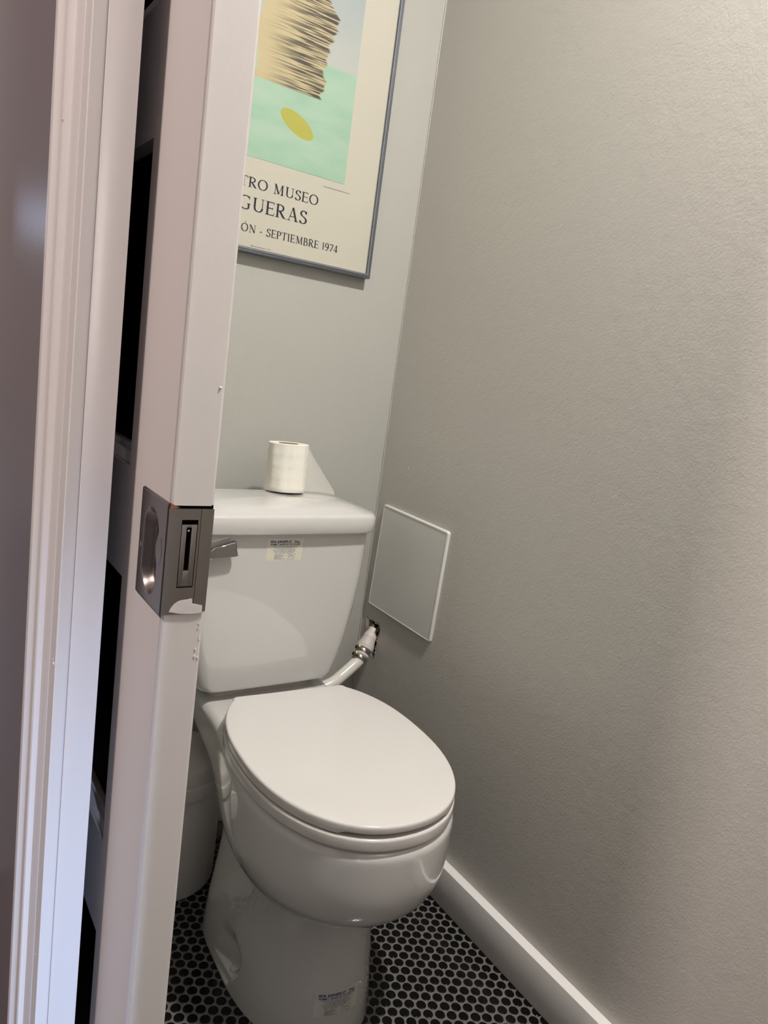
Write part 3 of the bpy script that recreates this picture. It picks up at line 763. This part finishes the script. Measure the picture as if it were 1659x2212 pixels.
# hand-made serif lettering ------------------------------------------
def glyphs():
    TH, TN = .135, .05
    def stem(x, y0=0, y1=1, w=TH, s0=True, s1=True):
        L = [('l', (x, y0), (x, y1), w)]
        if s0: L.append(('l', (x-.15, y0+.018), (x+.15, y0+.018), .036))
        if s1: L.append(('l', (x-.15, y1-.018), (x+.15, y1-.018), .036))
        return L
    def arc(cx, cy, rx_, ry_, a0, a1, th=TH, tn=TN, n=28): return [('a', cx, cy, rx_, ry_, math.radians(a0), math.radians(a1), th, tn, n)]
    g = {}
    g['T'] = (.74, stem(.37, s1=False)+[('l', (.02, .975), (.72, .975), TN), ('l', (.03, 1.0), (.02, .80), .04), ('l', (.71, 1.0), (.72, .80), .04)])
    g['R'] = (.78, stem(.14)+arc(.30, .74, .27, .235, -90, 90)+[('l', (.14, .975), (.31, .975), TN), ('l', (.14, .505), (.33, .505), TN), ('l', (.30, .50), (.66, .03), TH), ('l', (.60, .018), (.80, .018), .036)])
    g['P'] = (.66, stem(.14)+arc(.30, .72, .28, .255, -90, 90)+[('l', (.14, .975), (.31, .975), TN), ('l', (.14, .465), (.31, .465), TN)])
    g['B'] = (.70, stem(.14)+arc(.30, .755, .22, .22, -90, 90)+arc(.32, .275, .28, .25, -90, 90)+[('l', (.14, .975), (.31, .975), TN), ('l', (.14, .53), (.32, .53), TN), ('l', (.14, .025), (.33, .025), TN)])
    g['O'] = (.98, arc(.48, .5, .41, .49, 0, 360, n=48))
    g['Ó'] = (.98, arc(.48, .5, .41, .49, 0, 360, n=48)+[('l', (.45, 1.10), (.62, 1.30), .07)])
    g['C'] = (.84, arc(.50, .5, .43, .49, 48, 312, n=36)+[('l', (.78, .98), (.79, .74), .04), ('l', (.79, .24), (.76, .12), .04)])
    g['G'] = (.92, arc(.50, .5, .43, .49, 48, 300, n=36)+[('l', (.78, .98), (.79, .74), .04), ('l', (.76, .06), (.76, .42), TH*.9), ('l', (.62, .43), (.90, .43), .036)])
    g['M'] = (1.10, [('l', (.20, 0), (.22, 1), TN), ('l', (.22, 1), (.56, .06), TH), ('l', (.56, .06), (.88, 1), TN), ('l', (.88, 1), (.92, 0), TH), ('l', (.06, .018), (.34, .018), .036), ('l', (.76, .018), (1.08, .018), .036), ('l', (.08, .982), (.26, .982), .036), ('l', (.86, .982), (1.02, .982), .036)])
    g['N'] = (.96, [('l', (.18, 0), (.18, 1), TN), ('l', (.18, .98), (.80, .02), TH), ('l', (.80, 0), (.80, 1), TN), ('l', (.05, .018), (.31, .018), .036), ('l', (.02, .982), (.22, .982), .036), ('l', (.67, .982), (.93, .982), .036)])
    g['U'] = (.92, [('l', (.19, .32), (.19, 1), TH), ('l', (.76, .30), (.76, 1), TN), ('l', (.04, .982), (.34, .982), .036), ('l', (.63, .982), (.89, .982), .036)]+arc(.475, .31, .285, .29, 180, 360))
    g['E'] = (.68, stem(.14)+[('l', (.14, .975), (.60, .975), TN), ('l', (.14, .52), (.52, .52), TN), ('l', (.14, .025), (.62, .025), TN), ('l', (.60, 1.0), (.61, .82), .04), ('l', (.53, .60), (.53, .43), .036), ('l', (.62, 0), (.65, .20), .04)])
    g['F'] = (.62, stem(.14)+[('l', (.14, .975), (.58, .975), TN), ('l', (.14, .50), (.50, .50), TN), ('l', (.58, 1.0), (.59, .82), .04), ('l', (.51, .58), (.51, .41), .036)])
    g['A'] = (.90, [('l', (.16, 0), (.44, 1), TN), ('l', (.44, 1.02), (.76, 0), TH), ('l', (.24, .33), (.66, .33), TN*.9), ('l', (.03, .018), (.29, .018), .036), ('l', (.61, .018), (.90, .018), .036)])
    g['I'] = (.34, stem(.17))
    sp_ = [(.52, .80), (.44, .94), (.29, .985), (.14, .90), (.10, .76), (.17, .62), (.32, .53), (.46, .43), (.54, .29), (.50, .12), (.34, .015), (.18, .03), (.06, .18)]
    g['S'] = (.60, [('c', sp_, TH, TN), ('l', (.52, .98), (.53, .76), .04), ('l', (.05, .24), (.06, .02), .04)])
    g['-'] = (.46, [('l', (.06, .34), (.36, .34), .075)])
    g[' '] = (.34, [])
    g['1'] = (.40, [('l', (.20, 0), (.20, 1), TH*.9), ('l', (.08, .90), (.20, .98), .05)])
    g['9'] = (.62, arc(.28, .69, .22, .30, 0, 360, n=32)+[('c', [(.50, .70), (.50, .45), (.40, .18), (.14, -.02)], TH, TN)])
    g['7'] = (.56, [('l', (.04, .95), (.54, .95), .08), ('l', (.53, .95), (.18, 0), TH*.85), ('l', (.05, .98), (.04, .80), .04)])
    g['4'] = (.62, [('l', (.42, 0), (.42, 1), TH), ('l', (.40, .99), (.03, .28), TN), ('l', (.02, .27), (.60, .27), .06)])
    return g
GL = glyphs()
def serif(bm, s, xr, base, cap, kx, y, track=.09, right=True):
    wtot = sum(GL[c][0]+track for c in s)-track
    x = xr-wtot*cap*kx if right else xr
    def quadline(a, b_, w0, w1=None):
        w1 = w0 if w1 is None else w1
        d = Vector((b_[0]-a[0], b_[1]-a[1])); 
        if d.length < 1e-9: return
        n_ = Vector((-d.y, d.x)).normalized()
        q = [(a[0]+n_.x*w0/2, a[1]+n_.y*w0/2), (b_[0]+n_.x*w1/2, b_[1]+n_.y*w1/2), (b_[0]-n_.x*w1/2, b_[1]-n_.y*w1/2), (a[0]-n_.x*w0/2, a[1]-n_.y*w0/2)]
        bm.faces.new([bm.verts.new((x+px_*cap*kx, y, base+pz_*cap)) for px_, pz_ in q])
    def ribbon(pts, th, tn, closed=False):
        out = []
        m_ = len(pts)
        for i, p_ in enumerate(pts):
            a = pts[i-1] if (i > 0 or closed) else p_; b_ = pts[(i+1) % m_] if (i < m_-1 or closed) else p_
            d = Vector((b_[0]-a[0], b_[1]-a[1])).normalized(); w_ = tn+(th-tn)*abs(d.y)**1.6; n_ = Vector((-d.y, d.x))*w_/2
            out.append(((p_[0]+n_.x, p_[1]+n_.y), (p_[0]-n_.x, p_[1]-n_.y)))
        vv = [[bm.verts.new((x+q[0]*cap*kx, y, base+q[1]*cap)) for q in pr_] for pr_ in out]
        for i in range(m_ if closed else m_-1):
            a, b_ = vv[i], vv[(i+1) % m_]; bm.faces.new((a[0], b_[0], b_[1], a[1]))
    for c in s:
        wd, L = GL[c]
        for e in L:
            if e[0] == 'l': quadline(e[1], e[2], e[3])
            elif e[0] == 'a':
                _, cx_, cy_, rx_, ry_, a0_, a1_, th, tn, n_ = e
                cl = abs(a1_-a0_) > 6.2
                pts = [(cx_+rx_*math.cos(a0_+(a1_-a0_)*i/n_), cy_+ry_*math.sin(a0_+(a1_-a0_)*i/n_)) for i in range(n_ if cl else n_+1)]
                ribbon(pts, th, tn, cl)
            else:
                pts = [(v.x, v.y) for v in spline([(a, b2, 0) for a, b2 in e[1]], 4)]
                ribbon(pts, e[2], e[3])
        x += (wd+track)*cap*kx
ly = PY-.0006
bm = bmesh.new(); serif(bm, 'TEATRO MUSEO', -.2263, 1.4225, .0190, 1.18, ly)
me = bpy.data.meshes.new('lettering'); bm.to_mesh(me); bm.free(); link('lettering', me, M_ink, prt)
bm = bmesh.new(); serif(bm, 'FIGUERAS', -.2484, 1.3800, .0253, 1.15, ly)
me = bpy.data.meshes.new('lettering'); bm.to_mesh(me); bm.free(); link('lettering', me, M_ink, prt)
bm = bmesh.new(); serif(bm, 'INAUGURACIÓN - SEPTIEMBRE 1974', -.1676, 1.3385, .0150, 1.04, ly)
me = bpy.data.meshes.new('lettering'); bm.to_mesh(me); bm.free(); link('lettering', me, M_ink, prt)
for s, x, z, wd, h in (('Propio Salvador Dali - Reservados Dos. Ad.', -.2186, 1.4626, .0625, .0019), ('Museo de Figueras - 1974', -.3660, 1.3130, .043, .0018)):
    bm = bmesh.new(); vs, fs = fit_text(s, x, z, wd, h, 0.004)
    vv = [bm.verts.new((a, ly, b_)) for a, b_ in vs]
    for f in fs: bm.faces.new([vv[i] for i in f])
    me = bpy.data.meshes.new('lettering'); bm.to_mesh(me); bm.free(); link('lettering', me, M_ink, prt)
settle(poster)

# ------------------------------------------------------------------ access panel on the right wall
pc = [(.393, .789), (.138, .784), (.145, .527), (.4035, .532)]
def rpoly(c, r, d, x, nseg=6):
    n_ = len(c); out = []; cen = Vector((sum(p[0] for p in c)/n_, sum(p[1] for p in c)/n_))
    for i in range(n_):
        p = Vector(c[i]); a = (Vector(c[i-1])-p).normalized(); b_ = (Vector(c[(i+1) % n_])-p).normalized()
        p = p+(a+b_)*d; q0 = p+a*r; q1 = p+b_*r; o_ = p+(a+b_)*r
        for k in range(nseg+1):
            t = k/nseg; v = (q0-o_)*math.cos(t*PI/2)+(q1-o_)*math.sin(t*PI/2); out.append((x, o_.x+v.x, o_.y+v.y))
    return out
bm = bmesh.new()
loft(bm, [rpoly(pc, .006, 0, XR), rpoly(pc, .006, 0, XR-.0042), rpoly(pc, .0055, .0006, XR-.0058), rpoly(pc, .005, .0018, XR-.0066), rpoly(pc, .004, .0035, XR-.0068), rpoly(pc, .004, .0042, XR-.0060)])
ap = obj('access_panel', bm, M_access, None, True, 35)
tag(ap, 'square white plastic access panel fixed slightly askew on the right wall', 'access panel')

# ------------------------------------------------------------------ discharge pipe with rubber coupling
pipe = empty('drain_pipe', (-.0876, .335, .3602), 'white bent drain pipe entering a torn hole in the right wall', 'pipe')
hp = spline([(-.155, .345, .3420), (-.125, .338, .3480), (-.0876, .335, .3602), (-.0607, .340, .3723), (-.0278, .345, .3926), (-.0090, .3475, .4065), (-.002, .350, .4150)], 8)
bm = bmesh.new(); tube(bm, hp, .0148, 28); obj('hose', bm, M_pvc, pipe, True)
ax0 = Vector((-.0090, .3475, .4065)); ax1 = Vector((.0425, .3735, .4730)); ad = (ax1-ax0).normalized()
bm = bmesh.new()
lathe(bm, [(.0155, 0), (.0178, .0015), (.0180, .010), (.0205, .0120), (.0212, .0150), (.0190, .0175), (.0190, .0290), (.0225, .0305), (.0232, .0330), (.0215, .0350), (.0222, .0368), (.0228, .0385), (.0165, .0600), (.0175, .0625), (.0165, .0650), (.0170, .0675), (.0158, .0705), (.0125, .076), (.0120, .088)], ax0, ad, 40)
obj('rubber_coupling', bm, M_rubber, pipe, True, 40)
side = ad.cross(Vector((0, 0, 1))).normalized()
def clamp(h, r, hw, ang):
    bm = bmesh.new()
    lathe(bm, [(r-.001, h), (r+.0006, h), (r+.0009, h+.0006), (r+.0009, h+hw-.0006), (r+.0006, h+hw), (r-.001, h+hw)], ax0, ad, 40, False)
    a = ad.orthogonal().normalized(); b_ = ad.cross(a)
    # screw housing on the camera-left flank
    dirn = (Vector((-0.80, -.38, .45))); dirn = (dirn-ad*dirn.dot(ad)).normalized(); tang = ad.cross(dirn)
    c = ax0+ad*(h+hw/2)+dirn*(r+.002)
    o_ = obj('hose_clamp', bm, M_steel, pipe, True, 30)
    bm = bmesh.new(); lathe(bm, [(.0036, -.006), (.0042, -.005), (.0042, .006), (.0034, .007)], c-tang*.006, tang, 14)
    obj('screw_housing', bm, M_nickd, o_, True)
    bm = bmesh.new(); lathe(bm, [(.0050, -.003), (.0055, -.001), (.0052, .001), (.003, .0022)], c+dirn*.004-tang*.001, (Vector((-.55, -.75, .2))), 14)
    obj('screw', bm, M_brass, o_, True)
clamp(.0015, .0182, .0085, 0); clamp(.0190, .0192, .0095, 0)
bm = bmesh.new(); c = Vector((.0440, .3800, .4800))
lathe(bm, [(.0045, 0), (.005, -.002), (.004, -.004), (.0015, -.0045)], c, (.75, .6, -.1), 16)
obj('screw', bm, M_brass, pipe, True)
bm = bmesh.new(); lathe(bm, [(.0085, .0), (.0085, .014)], (.050, .3560, .478), (-.7, -.6, .3), 6)
obj('nut', bm, M_nickd, pipe)
settle(pipe)

# ------------------------------------------------------------------ waste bin behind the toilet
bx, by, br = -.4750, .2990, .1060
binr = empty('waste_bin', (bx, by, 0), 'round off-white plastic bin with domed lid, tucked left behind the toilet', 'bin')
bm = bmesh.new(); lathe(bm, [(br-.007, .0), (br-.002, .002), (br-.001, .006), (br, .12), (br, .2240), (br-.001, .226)], (bx, by, .0004), (0, 0, 1), 72)
obj('body', bm, M_bin, binr, True, 40)
bm = bmesh.new(); lathe(bm, [(br+.004, .2245), (br+.0055, .226), (br+.0055, .246), (br+.004, .250), (br-.002, .2515), (br-.0030, .2680), (br-.008, .276), (br-.026, .281), (.05, .2840), (.01, .285)], (bx, by, 0), (0, 0, 1), 72)
obj('lid', bm, M_bin, binr, True, 40); settle(binr)
